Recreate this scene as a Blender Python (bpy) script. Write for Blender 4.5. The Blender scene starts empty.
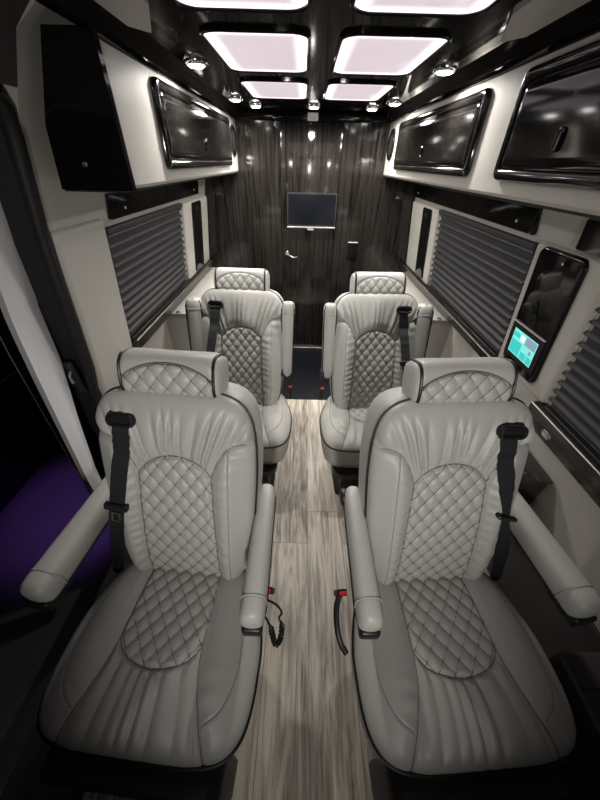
import bpy, bmesh, math, random
import numpy as np
from mathutils import Vector, Matrix, Euler

S = bpy.context.scene
COL = S.collection
PI = math.pi
random.seed(4)
rng = np.random.RandomState(7)

# ------------------------------------------------------------------ camera
cam_data = bpy.data.cameras.new('camera')
cam = bpy.data.objects.new('camera', cam_data)
COL.objects.link(cam)
cam_data.sensor_fit = 'HORIZONTAL'
cam_data.sensor_width = 36.0
cam_data.lens = 18.0
cam_data.clip_start = 0.02
PITCH, YAW, ROLL = 38.549, -0.188, 1.5
rot = (Matrix.Rotation(math.radians(YAW), 4, 'Z')
       @ Matrix.Rotation(math.radians(90 - PITCH), 4, 'X')
       @ Matrix.Rotation(math.radians(ROLL), 4, 'Z'))
cam.matrix_world = Matrix.Translation((-0.048, 0.0, 1.58)) @ rot
S.camera = cam

# ------------------------------------------------------------------ world, exposure
w = bpy.data.worlds.new('night')
S.world = w
w.use_nodes = True
w.node_tree.nodes['Background'].inputs['Color'].default_value = (0.012, 0.011, 0.014, 1)
w.node_tree.nodes['Background'].inputs['Strength'].default_value = 0.25
S.view_settings.view_transform = 'Standard'
S.view_settings.look = 'None'
S.view_settings.gamma = 1.0
S.view_settings.use_curve_mapping = False
S.view_settings.exposure = 0.0
PANEL_STRENGTH = 0.86
PANEL_EDGE = 2.2
PUCK_WATTS = 29.0
PUCK_GLOW = 45.0
FILL_WATTS = 92.0

# the purple courtesy lamp that shines on the ground outside the open side door
ld = bpy.data.lights.new('purple_step_lamp', 'SPOT')
ld.energy = 11
ld.color = (0.36, 0.15, 0.85)
ld.spot_size = math.radians(82)
ld.spot_blend = 0.6
ld.shadow_soft_size = 0.05
lo = bpy.data.objects.new('purple_step_lamp', ld)
COL.objects.link(lo)
lo.location = (-1.78, 1.3, 0.25)
lo.rotation_euler = Euler((0, 0, 0))


# ------------------------------------------------------------------ materials
def new_mat(name):
    m = bpy.data.materials.new(name)
    m.use_nodes = True
    nt = m.node_tree
    return m, nt, nt.nodes['Principled BSDF']


def setp(p, **k):
    for a, v in k.items():
        a = a.replace('_', ' ')
        if a in p.inputs:
            p.inputs[a].default_value = v


def N(nt, t, **inp):
    n = nt.nodes.new(t)
    for k, v in inp.items():
        k = k.replace('_', ' ')
        if k in n.inputs:
            n.inputs[k].default_value = v
    return n


def simple(name, col, rough=0.5, metal=0.0, spec=0.5, coat=0.0, bump=None):
    m, nt, p = new_mat(name)
    setp(p, Base_Color=(*col, 1), Roughness=rough, Metallic=metal, Specular_IOR_Level=spec, Coat_Weight=coat, Coat_Roughness=0.05)
    if bump:
        sc, st = bump
        tc = N(nt, 'ShaderNodeTexCoord')
        nz = N(nt, 'ShaderNodeTexNoise', Scale=sc, Detail=4.0)
        b = N(nt, 'ShaderNodeBump', Strength=st, Distance=0.002)
        nt.links.new(tc.outputs['Object'], nz.inputs['Vector'])
        nt.links.new(nz.outputs['Fac'], b.inputs['Height'])
        nt.links.new(b.outputs['Normal'], p.inputs['Normal'])
    return m


def emit(name, col, strength):
    m, nt, p = new_mat(name)
    setp(p, Base_Color=(0, 0, 0, 1), Roughness=0.5, Emission_Color=(*col, 1), Emission_Strength=strength)
    return m


def leather(name, col, rough=0.44):
    m, nt, p = new_mat(name)
    setp(p, Base_Color=(*col, 1), Roughness=rough, Specular_IOR_Level=0.45)
    tc = N(nt, 'ShaderNodeTexCoord')
    nz = N(nt, 'ShaderNodeTexVoronoi', Scale=420.0)
    n2 = N(nt, 'ShaderNodeTexNoise', Scale=9.0, Detail=3.0)
    nt.links.new(tc.outputs['Object'], nz.inputs['Vector'])
    nt.links.new(tc.outputs['Object'], n2.inputs['Vector'])
    b = N(nt, 'ShaderNodeBump', Strength=0.12, Distance=0.001)
    nt.links.new(nz.outputs['Distance'], b.inputs['Height'])
    b2 = N(nt, 'ShaderNodeBump', Strength=0.12, Distance=0.012)
    nt.links.new(n2.outputs['Fac'], b2.inputs['Height'])
    nt.links.new(b.outputs['Normal'], b2.inputs['Normal'])
    nt.links.new(b2.outputs['Normal'], p.inputs['Normal'])
    return m


def dark_wood(name, c0, c1, rough, coat, axis='Z', spec=0.4):
    m, nt, p = new_mat(name)
    tc = N(nt, 'ShaderNodeTexCoord')
    mp = N(nt, 'ShaderNodeMapping')
    mp.inputs['Scale'].default_value = {'Z': (28, 28, 1.1), 'Y': (28, 1.1, 28), 'X': (1.1, 28, 28)}[axis]
    nz = N(nt, 'ShaderNodeTexNoise', Scale=1.6, Detail=8.0, Roughness=0.65)
    cr = N(nt, 'ShaderNodeValToRGB')
    cr.color_ramp.elements[0].position = 0.35
    cr.color_ramp.elements[0].color = (*c0, 1)
    cr.color_ramp.elements[1].position = 0.7
    cr.color_ramp.elements[1].color = (*c1, 1)
    nt.links.new(tc.outputs['Object'], mp.inputs['Vector'])
    nt.links.new(mp.outputs['Vector'], nz.inputs['Vector'])
    nt.links.new(nz.outputs['Fac'], cr.inputs['Fac'])
    nt.links.new(cr.outputs['Color'], p.inputs['Base Color'])
    setp(p, Roughness=rough, Specular_IOR_Level=spec, Coat_Weight=coat, Coat_Roughness=0.04)
    return m


def plank_floor():
    m, nt, p = new_mat('grey_oak_vinyl_planks')
    tc = N(nt, 'ShaderNodeTexCoord')
    sep = N(nt, 'ShaderNodeSeparateXYZ')
    cmb = N(nt, 'ShaderNodeCombineXYZ')
    nt.links.new(tc.outputs['Object'], sep.inputs[0])
    ad = N(nt, 'ShaderNodeMath'); ad.operation = 'ADD'; ad.inputs[1].default_value = 0.165
    nt.links.new(sep.outputs['X'], ad.inputs[0])
    ay = N(nt, 'ShaderNodeMath'); ay.operation = 'ADD'; ay.inputs[1].default_value = 12.2 - 0.955
    nt.links.new(sep.outputs['Y'], ay.inputs[0])
    nt.links.new(ay.outputs[0], cmb.inputs['X'])
    nt.links.new(ad.outputs[0], cmb.inputs['Y'])
    br = N(nt, 'ShaderNodeTexBrick', Scale=1.0, Mortar_Size=0.0012, Mortar_Smooth=0.3, Bias=0.0, Brick_Width=1.22, Row_Height=0.181)
    br.inputs['Color1'].default_value = (0, 0, 0, 1)
    br.inputs['Color2'].default_value = (1, 1, 1, 1)
    br.inputs['Mortar'].default_value = (0.2, 0.2, 0.2, 1)
    br.offset = 0.152
    nt.links.new(cmb.outputs[0], br.inputs['Vector'])
    # per-plank shift of the grain
    sh = N(nt, 'ShaderNodeVectorMath'); sh.operation = 'MULTIPLY_ADD'
    nt.links.new(br.outputs['Color'], sh.inputs[0])
    sh.inputs[1].default_value = (3.1, 7.3, 0)
    nt.links.new(tc.outputs['Object'], sh.inputs[2])
    mp = N(nt, 'ShaderNodeMapping'); mp.inputs['Scale'].default_value = (10, 1.0, 1)
    nt.links.new(sh.outputs[0], mp.inputs['Vector'])
    nz = N(nt, 'ShaderNodeTexNoise', Scale=1.7, Detail=9.0, Roughness=0.6, Distortion=2.2)
    nt.links.new(mp.outputs[0], nz.inputs['Vector'])
    mp2 = N(nt, 'ShaderNodeMapping'); mp2.inputs['Scale'].default_value = (60, 2.6, 1)
    nt.links.new(sh.outputs[0], mp2.inputs['Vector'])
    nz2 = N(nt, 'ShaderNodeTexNoise', Scale=1.8, Detail=6.0, Roughness=0.7)
    nt.links.new(mp2.outputs[0], nz2.inputs['Vector'])
    mix = N(nt, 'ShaderNodeMath'); mix.operation = 'MULTIPLY_ADD'
    mix.inputs[1].default_value = 0.42
    nt.links.new(nz2.outputs['Fac'], mix.inputs[0])
    m3 = N(nt, 'ShaderNodeMath'); m3.operation = 'MULTIPLY'; m3.inputs[1].default_value = 0.62
    nt.links.new(nz.outputs['Fac'], m3.inputs[0])
    nt.links.new(m3.outputs[0], mix.inputs[2])
    sc = N(nt, 'ShaderNodeMath'); sc.operation = 'MULTIPLY_ADD'; sc.inputs[1].default_value = 0.12
    nt.links.new(br.outputs['Color'], sc.inputs[0])
    nt.links.new(mix.outputs[0], sc.inputs[2])
    cr = N(nt, 'ShaderNodeValToRGB')
    e = cr.color_ramp.elements
    e[0].position = 0.42; e[0].color = (0.095, 0.079, 0.065, 1)
    e[1].position = 0.68; e[1].color = (0.70, 0.645, 0.555, 1)
    k = e.new(0.54); k.color = (0.36, 0.322, 0.27, 1)
    nt.links.new(sc.outputs[0], cr.inputs['Fac'])
    mm = N(nt, 'ShaderNodeMixRGB'); mm.blend_type = 'MULTIPLY'
    inv = N(nt, 'ShaderNodeMath'); inv.operation = 'MULTIPLY'; inv.inputs[1].default_value = 0.7
    nt.links.new(br.outputs['Fac'], inv.inputs[0])
    nt.links.new(inv.outputs[0], mm.inputs['Fac'])
    nt.links.new(cr.outputs['Color'], mm.inputs['Color1'])
    mm.inputs['Color2'].default_value = (0.2, 0.18, 0.16, 1)
    nt.links.new(mm.outputs['Color'], p.inputs['Base Color'])
    bp = N(nt, 'ShaderNodeBump', Strength=0.15, Distance=0.001)
    nt.links.new(mix.outputs[0], bp.inputs['Height'])
    nt.links.new(bp.outputs['Normal'], p.inputs['Normal'])
    setp(p, Roughness=0.42, Specular_IOR_Level=0.4)
    return m


def panel_mat(w_, h_):
    """edge-lit light diffuser: its own light is stronger along the rim"""
    m, nt, p = new_mat('edge_lit_diffuser')
    tc = N(nt, 'ShaderNodeTexCoord')
    sep = N(nt, 'ShaderNodeSeparateXYZ')
    nt.links.new(tc.outputs['Object'], sep.inputs[0])
    outs = []
    for ax, half in (('X', w_ / 2), ('Y', h_ / 2)):
        a = N(nt, 'ShaderNodeMath'); a.operation = 'ABSOLUTE'
        nt.links.new(sep.outputs[ax], a.inputs[0])
        s = N(nt, 'ShaderNodeMath'); s.operation = 'SUBTRACT'; s.inputs[0].default_value = half
        nt.links.new(a.outputs[0], s.inputs[1])
        outs.append(s)
    mn = N(nt, 'ShaderNodeMath'); mn.operation = 'MINIMUM'
    nt.links.new(outs[0].outputs[0], mn.inputs[0]); nt.links.new(outs[1].outputs[0], mn.inputs[1])
    mr = N(nt, 'ShaderNodeMapRange')
    mr.inputs['From Min'].default_value = 0.0; mr.inputs['From Max'].default_value = 0.045
    mr.inputs['To Min'].default_value = PANEL_EDGE; mr.inputs['To Max'].default_value = PANEL_STRENGTH
    mr.interpolation_type = 'SMOOTHSTEP'
    nt.links.new(mn.outputs[0], mr.inputs['Value'])
    setp(p, Base_Color=(0.3, 0.3, 0.3, 1), Roughness=0.4, Emission_Color=(0.80, 0.68, 0.74, 1))
    nt.links.new(mr.outputs[0], p.inputs['Emission Strength'])
    return m


M = dict(
    seat=leather('grey_seat_leather', (0.465, 0.463, 0.437)),
    trimleather=leather('grey_wall_leather', (0.45, 0.435, 0.40), 0.5),
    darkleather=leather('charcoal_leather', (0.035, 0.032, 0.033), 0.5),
    header=leather('grey_headliner', (0.06, 0.056, 0.056), 0.7),
    thread=simple('thread_and_valley_shade', (0.14, 0.137, 0.125), 0.7),  # stitching kept dark, so it also paints shade into the quilt valleys
    thread_pale=simple('pale_stitch_thread', (0.27, 0.265, 0.25), 0.7),
    piping=simple('black_piping', (0.008, 0.008, 0.009), 0.45),
    plastic=simple('black_plastic', (0.012, 0.012, 0.013), 0.42),
    gloss=simple('black_gloss_lacquer', (0.005, 0.0046, 0.0046), 0.08, spec=0.4),
    tray=simple('black_gloss_ceiling_tray', (0.004, 0.0036, 0.0036), 0.07, spec=0.12),
    rubber=simple('black_rubber_seal', (0.006, 0.006, 0.007), 0.6),
    white=simple('white_body_paint', (0.86, 0.87, 0.90), 0.35, coat=0.3),
    chrome=simple('chrome', (0.75, 0.75, 0.76), 0.14, 1.0),
    steel=simple('brushed_steel', (0.55, 0.54, 0.53), 0.35, 1.0),
    belt=simple('black_belt_webbing', (0.013, 0.014, 0.017), 0.6, bump=(900, 0.3)),
    belt_lit=simple('lit_belt_webbing', (0.045, 0.05, 0.056), 0.6, bump=(900, 0.3)),  # lighter copy for the rear belts, the light on them put into colour
    red=simple('red_release_button', (0.55, 0.015, 0.03), 0.4),
    blind=simple('charcoal_blind_fabric', (0.029, 0.029, 0.032), 0.6),
    wall=dark_wood('espresso_gloss_wood', (0.0045, 0.004, 0.0035), (0.024, 0.021, 0.0182), 0.085, 0.0, spec=0.36),
    cab=dark_wood('ebony_gloss_wood', (0.004, 0.0038, 0.0036), (0.011, 0.0095, 0.0085), 0.09, 0.0, 'X'),
    sill=dark_wood('dark_wood_sill', (0.012, 0.011, 0.010), (0.05, 0.043, 0.037), 0.22, 0.4, 'Y'),
    matt=simple('dark_navy_vinyl_mat', (0.0045, 0.005, 0.008), 0.5, spec=0.12, bump=(200, 0.2)),
    floor=plank_floor(),
    ground=simple('dark_concrete_ground', (0.10, 0.095, 0.105), 0.6, bump=(40, 0.3)),
    night=simple('dark_garage_wall', (0.01, 0.01, 0.012), 0.4),
    screen=simple('tv_screen_glass', (0.005, 0.006, 0.008), 0.12, spec=0.15),
    lens=emit('puck_lens', (1.0, 0.97, 0.92), PUCK_GLOW),
    lens_soft=emit('fill_lens', (1.0, 0.96, 0.9), 4.0),
    dim=simple('pale_plastic', (0.55, 0.54, 0.53), 0.5),
    ui=emit('screen_teal', (0.05, 0.62, 0.58), 1.0),
    ui2=emit('screen_pale_teal', (0.25, 0.85, 0.78), 1.0),
    ui3=emit('screen_blue_grey', (0.33, 0.47, 0.58), 0.8),
    ui4=emit('screen_white', (0.85, 0.95, 0.95), 1.0),
)


# ------------------------------------------------------------------ helpers
def link_mesh(name, verts, faces, mat, parent=None, smooth=True, angle=40, loc=None):
    me = bpy.data.meshes.new(name)
    me.from_pydata([tuple(v) for v in verts], [], [tuple(f) for f in faces])
    bm = bmesh.new(); bm.from_mesh(me)
    bmesh.ops.recalc_face_normals(bm, faces=bm.faces)
    bm.to_mesh(me); bm.free()
    me.materials.append(mat)
    if smooth:
        me.polygons.foreach_set('use_smooth', [True] * len(me.polygons))
        try:
            me.set_sharp_from_angle(angle=math.radians(angle))
        except Exception:
            pass
    me.update()
    o = bpy.data.objects.new(name, me)
    COL.objects.link(o)
    if parent is not None:
        o.parent = parent
    if loc is not None:
        o.location = loc
    return o


class MB:
    def __init__(self): self.v = []; self.f = []

    def add(self, vs, fs, mat=None):
        b = len(self.v)
        for p in vs:
            p = Vector(p)
            if mat is not None: p = mat @ p
            self.v.append(p)
        self.f += [tuple(i + b for i in q) for q in fs]
        return self

    def loops(self, loops, close=True, cap0=True, cap1=True, mat=None):
        """loft between vertex loops of equal length"""
        vs = [p for l in loops for p in l]
        n = len(loops[0]); fs = []
        for i in range(len(loops) - 1):
            for j in range(n if close else n - 1):
                k = (j + 1) % n
                fs.append((i * n + j, i * n + k, (i + 1) * n + k, (i + 1) * n + j))
        if cap0: fs.append(tuple(range(n))[::-1])
        if cap1: fs.append(tuple((len(loops) - 1) * n + j for j in range(n)))
        return self.add(vs, fs, mat)

    def box(self, x0, x1, y0, y1, z0, z1, mat=None, bev=0.0):
        if bev <= 0:
            vs = [(x, y, z) for z in (z0, z1) for x, y in ((x0, y0), (x1, y0), (x1, y1), (x0, y1))]
            return self.add(vs, [(3, 2, 1, 0), (4, 5, 6, 7), (0, 1, 5, 4), (1, 2, 6, 5), (2, 3, 7, 6), (3, 0, 4, 7)], mat)
        bm = bmesh.new()
        bmesh.ops.create_cube(bm, size=1)
        for q in bm.verts:
            q.co = Vector(((x0 + x1) / 2 + q.co.x * (x1 - x0), (y0 + y1) / 2 + q.co.y * (y1 - y0), (z0 + z1) / 2 + q.co.z * (z1 - z0)))
        bmesh.ops.bevel(bm, geom=bm.edges[:], offset=bev, segments=3, affect='EDGES', profile=0.5)
        bm.verts.ensure_lookup_table()
        for i, q in enumerate(bm.verts): q.index = i
        self.add([q.co.copy() for q in bm.verts], [[q.index for q in f.verts] for f in bm.faces], mat)
        bm.free()
        return self

    def tube(self, pts, r, n=8, closed=False, mat=None):
        pts = [Vector(p) for p in pts]
        m = len(pts); loops = []
        up = Vector((0.123, 0.31, 0.94)).normalized()
        prev = None
        for i in range(m):
            if closed:
                t = (pts[(i + 1) % m] - pts[i - 1]).normalized()
            else:
                t = (pts[min(i + 1, m - 1)] - pts[max(i - 1, 0)]).normalized()
            a = prev if prev is not None else up
            nn = (a - t * a.dot(t))
            if nn.length < 1e-6: nn = t.orthogonal()
            nn.normalize(); prev = nn
            bb = t.cross(nn)
            rr = r[i] if hasattr(r, '__len__') else r
            loops.append([pts[i] + (nn * math.cos(2 * PI * k / n) + bb * math.sin(2 * PI * k / n)) * rr for k in range(n)])
        if closed:
            loops.append(loops[0])
            return self.loops(loops, cap0=False, cap1=False, mat=mat)
        return self.loops(loops, mat=mat)

    def cyl(self, c, axis, r, h, n=24, prof=None, mat=None):
        """lathe about axis from c ; prof = [(r,h)...]"""
        axis = Vector(axis).normalized()
        a = axis.orthogonal().normalized(); b = axis.cross(a)
        prof = prof or [(r, 0), (r, h)]
        loops = [[Vector(c) + axis * hh + (a * math.cos(2 * PI * k / n) + b * math.sin(2 * PI * k / n)) * rr for k in range(n)] for rr, hh in prof]
        return self.loops(loops, mat=mat)

    def prism(self, poly, axis, a0, a1, mat=None):
        """extrude 2D polygon along 'X','Y' or 'Z' (poly in the other two axes, cyclic order kept)"""
        def P(u, v, t):
            return {'Y': (u, t, v), 'X': (t, u, v), 'Z': (u, v, t)}[axis]
        return self.loops([[P(u, v, a0) for u, v in poly], [P(u, v, a1) for u, v in poly]], mat=mat)

    def build(self, name, mat, parent=None, smooth=True, angle=40, loc=None):
        return link_mesh(name, self.v, self.f, mat, parent, smooth, angle, loc)


def rr_outline(w_, h_, r, d=0.0, z=0.0, n=7):
    """rounded rectangle, centred, shrunk by d"""
    hw, hh = w_ / 2 - d, h_ / 2 - d
    rr = max(min(r - d, hw, hh), 0.0008)
    pts = []
    for cx, cy, a0 in ((hw - rr, hh - rr, 0), (-hw + rr, hh - rr, 90), (-hw + rr, -hh + rr, 180), (hw - rr, -hh + rr, 270)):
        for k in range(n):
            a = math.radians(a0 + 90 * k / (n - 1))
            pts.append(Vector((cx + rr * math.cos(a), cy + rr * math.sin(a), z)))
    return pts


def rr_slab(mb, w_, h_, r, prof, mat=None, cap0=True, cap1=True, n=7):
    """prof = [(inset, z)...] lofted"""
    return mb.loops([rr_outline(w_, h_, r, d, z, n) for d, z in prof], cap0=cap0, cap1=cap1, mat=mat)


def frame_mat(o, x, y):
    """matrix with local X=x, local Y=y, local Z=x cross y at origin o"""
    x = Vector(x).normalized(); y = Vector(y).normalized(); z = x.cross(y).normalized(); y = z.cross(x)
    m = Matrix.Identity(4)
    for i in range(3):
        m[i][0] = x[i]; m[i][1] = y[i]; m[i][2] = z[i]; m[i][3] = o[i]
    return m


def tag(o, label=None, cat=None, group=None, kind=None):
    if label: o['label'] = label
    if cat: o['category'] = cat
    if group: o['group'] = group
    if kind: o['kind'] = kind
    return o


def struct(o, label=None):
    o['kind'] = 'structure'
    if label: o['label'] = label
    return o


def empty(name, label, cat, loc=(0, 0, 0), rz=0.0, group=None):
    o = bpy.data.objects.new(name, None)
    COL.objects.link(o)
    o.empty_display_size = 0.1
    o.location = loc; o.rotation_euler = (0, 0, rz)
    return tag(o, label, cat, group)


# wall line: inner surface of a side wall, |x| for height z
WP = [(0.0, 0.925), (0.80, 0.925), (0.86, 0.905), (1.36, 0.845), (1.63, 0.79), (1.80, 0.70), (1.86, 0.60)]


def wx(z):
    for (z0, a), (z1, b) in zip(WP, WP[1:]):
        if z <= z1: return a + (b - a) * (z - z0) / (z1 - z0)
    return WP[-1][1]


# ------------------------------------------------------------------ setting
YB = 2.90     # rear partition
YF = -0.55
CZ = 1.85

mb = MB(); mb.box(-0.95, 0.95, YF, YB + 0.1, -0.04, 0.0)
struct(mb.build('floor', M['floor'], smooth=False))

mb = MB()
poly = [(x, z) for z, x in WP] + [(x + 0.04, z) for z, x in reversed(WP)]
mb.prism(poly, 'Y', YF, YB)
struct(mb.build('wall_right', M['trimleather'], angle=60))
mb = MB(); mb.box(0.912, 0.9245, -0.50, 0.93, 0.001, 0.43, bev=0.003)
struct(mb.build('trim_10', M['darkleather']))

mb = MB()
polyl = [(-x, z) for z, x in WP] + [(-x - 0.04, z) for z, x in reversed(WP)]
mb.prism(polyl, 'Y', 1.035, YB)
struct(mb.build('wall_left', M['trimleather'], angle=60))
# leather header above the side door opening
hp = [(-wx(z), z) for z in (1.705, 1.75, 1.80)] + [(-0.62, 1.86), (-0.66, 1.90), (-0.80, 1.73)]
mb = MB(); mb.prism(hp, 'Y', YF, 1.034)
struct(mb.build('trim_1', M['header'], angle=60))

# headliner shell above the ceiling tray
mb = MB(); mb.box(-0.72, 0.72, YF, YB + 0.05, 1.90, 1.94)
struct(mb.build('ceiling', M['header'], smooth=False))
mb = MB(); mb.box(-0.72, 0.72, -1.6, -0.9, 1.56, 1.60)
struct(mb.build('trim_9', M['header'], smooth=False))

# rear partition and its flush door
mb = MB()
mb.prism([(-0.93, 0.0), (-0.235, 0.0), (-0.235, 1.80), (0.226, 1.80), (0.226, 0.0), (0.93, 0.0), (0.90, 0.86), (0.80, 1.9), (-0.80, 1.9), (-0.90, 0.86)], 'Y', YB, YB + 0.04)
struct(mb.build('wall_rear', M['wall'], smooth=False))
mb = MB(); mb.box(-0.231, 0.222, YB + 0.002, YB + 0.035, 0.012, 1.797, bev=0.002)
door = struct(mb.build('door_1', M['wall']))
mb = MB()
mb.cyl((-0.185, YB + 0.003, 0.935), (0, -1, 0), 0.017, 0.02, prof=[(0.019, 0), (0.019, 0.006), (0.012, 0.009), (0.009, 0.03), (0.0085, 0.04)])
mb.build('handle_rose', M['chrome'], door)
mb = MB(); mb.tube([(-0.185, YB - 0.034, 0.935), (-0.165, YB - 0.038, 0.925), (-0.14, YB - 0.038, 0.912), (-0.115, YB - 0.036, 0.908), (-0.098, YB - 0.034, 0.914)], [0.009, 0.009, 0.008, 0.007, 0.006])
mb.build('door_handle', M['chrome'], door)

# dark header batten where partition meets ceiling
mb = MB(); mb.box(-0.60, 0.60, YB - 0.03, YB - 0.001, 1.80, 1.848, bev=0.006)
struct(mb.build('trim_2', M['tray']))
# metal strip at the foot of the door
mb = MB(); mb.box(-0.30, 0.30, YB - 0.022, YB - 0.002, 0.0045, 0.014, bev=0.002)
struct(mb.build('trim_3', M['steel']))

# dark mat across the rear of the floor
mb = MB(); rr_slab(mb, 1.70, 0.89, 0.02, [(0, 0.0005), (0, 0.003), (0.003, 0.0045)], Matrix.Translation((0, 2.435, 0)))
tag(mb.build('floor_mat', M['matt']), 'dark navy vinyl mat on the floor in front of the rear door', 'mat')

mb = MB(); mb.box(-0.955, -0.70, YF, 1.03, 0.0003, 0.006, bev=0.002)
struct(mb.build('trim_8', M['rubber']))

# outside, seen through the open side door
mb = MB(); mb.box(-4.5, -0.6, -3.0, 6.0, -0.60, -0.56)
struct(mb.build('ground', M['ground'], smooth=False))
mb = MB(); mb.box(-2.42, -2.30, -3.0, 6.0, -0.559, 2.4)
struct(mb.build('wall_outside', M['night'], smooth=False))
# grey-white rail on the garage wall
mb = MB(); mb.box(-2.299, -2.28, 1.62, 2.1, 0.23, 0.245)
struct(mb.build('trim_4', M['dim'], smooth=False))

# door opening: white painted jamb, black recess, rubber seal
def strip3(name, inner, outer, thick, mat, n=24):
    """solid curved strip between two polylines"""
    def samp(pl, t):
        pl = [Vector(p) for p in pl]
        d = [0]
        for a, b in zip(pl, pl[1:]): d.append(d[-1] + (b - a).length)
        L = t * d[-1]
        for i in range(len(pl) - 1):
            if L <= d[i + 1] + 1e-9:
                f = (L - d[i]) / max(d[i + 1] - d[i], 1e-9)
                return pl[i].lerp(pl[i + 1], f)
        return pl[-1]
    mb = MB(); loops = []
    for i in range(n + 1):
        a = samp(inner, i / n); b = samp(outer, i / n)
        c = (a + b) / 2 + Vector((0.012, 0, 0))
        back = Vector((-thick, 0.01, 0))
        loops.append([a, a.lerp(c, 0.6), c, b.lerp(c, 0.6), b, b + back, a + back])
    mb.loops(loops)
    return mb.build(name, mat, angle=50)


struct(strip3('trim_5', [(-0.90, 1.045, 1.62), (-0.93, 1.06, 1.45), (-0.95, 1.07, 1.361), (-0.965, 1.01, 1.168), (-0.97, 0.99, 0.97), (-0.98, 0.93, 0.70), (-0.985, 0.875, 0.42), (-0.985, 0.86, 0.05)],
              [(-0.90, 0.92, 1.62), (-0.93, 0.93, 1.45), (-0.95, 0.92, 1.36), (-0.965, 0.885, 1.15), (-0.97, 0.862, 0.96), (-0.98, 0.84, 0.70), (-0.985, 0.81, 0.42), (-0.985, 0.80, 0.05)], 0.03, M['white']))
# black inner return between jamb and leather pillar
mb = MB()
zs = [0.0, 0.3, 0.6, 0.9, 1.2, 1.4, 1.55, 1.66]
mb.loops([[(-wx(z) - 0.012, 1.033, z), (-wx(z) - 0.10, 1.015, z), (-wx(z) - 0.10, 1.0335, z), (-wx(z) - 0.013, 1.0345, z)] for z in zs])
struct(mb.build('trim_6', M['rubber'], angle=60))
mb = MB()
mb.tube([(-wx(z) - 0.008, 1.022, z) for z in (0.0, 0.2, 0.4, 0.6, 0.8, 0.9, 1.0, 1.1, 1.2, 1.3, 1.4, 1.5, 1.56, 1.62)] + [(-0.785, 1.005, 1.67), (-0.775, 0.95, 1.698), (-0.772, 0.8, 1.705), (-0.772, 0.6, 1.705), (-0.772, 0.2, 1.705), (-0.772, -0.5, 1.705)], 0.021, n=10)
struct(mb.build('trim_7', M['rubber']))
# door latch striker on the jamb
mb = MB(); mb.box(-0.985, -0.94, 0.985, 1.012, 0.80, 0.95, bev=0.010)
st = tag(mb.build('door_latch', M['plastic']), 'black door latch plate on the white painted door jamb', 'latch')
mb = MB(); mb.tube([(-0.955, 0.987, 0.91), (-0.95, 0.965, 0.90), (-0.95, 0.965, 0.87), (-0.955, 0.987, 0.86)], 0.005)
mb.build('striker_loop', M['steel'], st)

# the slid-open side door standing outside the body
sd = empty('sliding_door', 'black sliding side door slid open outside the white jamb', 'door', (-1.06, 0.9, -0.2))
def sd_b(mb, name, mat, **k):
    o = mb.build(name, mat, sd, **k); o.matrix_parent_inverse = Matrix.Translation(sd.location).inverted(); return o
mb = MB()
zs = [-0.2, 0.1, 0.4, 0.7, 1.0, 1.3, 1.5, 1.65]
fx = lambda z: 0.88 + 0.085 * max(0, (z - 0.0)) ** 1.2 * 0.75
mb.loops([[(-1.04 + 0.02 * (z > 1.2), fx(z) + 0.012, z), (-1.105 + 0.05 * max(0, z - 1), fx(z), z), (-1.105 + 0.05 * max(0, z - 1), fx(z) + 1.1, z), (-1.04 + 0.02 * (z > 1.2), fx(z) + 1.1, z)] for z in zs])
sd_b(mb, 'door_panel', M['gloss'], angle=30)
mb = MB(); mb.tube([(-1.106 + 0.05 * max(0, z - 1), fx(z) - 0.003, z) for z in zs], 0.0028)
sd_b(mb, 'edge_strip', M['steel'])

# ------------------------------------------------------------------ ceiling tray
mb = MB()
mb.loops([[(x, YF + 1.0 if abs(x) > 2 else y, z) for x, z in ((-0.555, 1.802), (-0.52, 1.822), (-0.49, 1.845), (-0.46, CZ), (0.46, CZ), (0.49, 1.845), (0.52, 1.822), (0.555, 1.802), (0.555, 1.83), (0.46, 1.885), (-0.46, 1.885), (-0.555, 1.83))] for y in (0.35, YB - 0.002)])
tray = tag(mb.build('ceiling_tray', M['tray'], angle=25), 'glossy black ceiling tray running above the aisle and holding the light panels', 'ceiling tray')

for nm, sx in (('trim_11', -1), ('trim_12', 1)):
    mb = MB(); mb.prism([(sx * 0.392, 1.03), (sx * 0.462, 1.22), (sx * 0.502, 1.17), (sx * 0.50, 0.50), (sx * 0.392, 0.50)], 'Z', 1.836, 1.8485)
    struct(mb.build(nm, M['trimleather'], smooth=False))

PW, PH = 0.287, 0.465
pm = panel_mat(PW - 0.012, PH - 0.012)
names = {0: 'front row', 1: 'middle row', 2: 'back row'}
proto = None
fm = MB(); rr_slab(fm, PW + 0.018, PH + 0.018, 0.055, [(0.0, 0.0), (0.0, -0.006), (0.003, -0.009), (0.007, -0.009), (0.010, -0.006), (0.010, 0.0)], cap0=False, cap1=False)
lm = MB(); rr_slab(lm, PW - 0.001, PH - 0.001, 0.047, [(0.0, -0.0005), (0.0, -0.003), (0.003, -0.0045)])
for row, cy in enumerate((0.845, 1.455, 2.085)):
    for sx in (-1, 1):
        side = 'left' if sx < 0 else 'right'
        lab = ['rectangular glowing ceiling light panel cut off by the photo top, %s side' % side,
               'large fully visible glowing ceiling panel on the %s, nearest the viewer of the complete ones' % side,
               'small far glowing ceiling panel at the %s, nearest the rear wall' % side][row]
        e = empty('ceiling_light_panel', lab, 'ceiling light', (sx * 0.1925, cy, CZ), 0, 'glowing ceiling light panels')
        if proto is None:
            a = fm.build('frame', M['tray'], e); b = lm.build('diffuser', pm, e)
            proto = (a, b)
        else:
            for q in proto:
                c = q.copy(); COL.objects.link(c); c.parent = e

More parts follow.
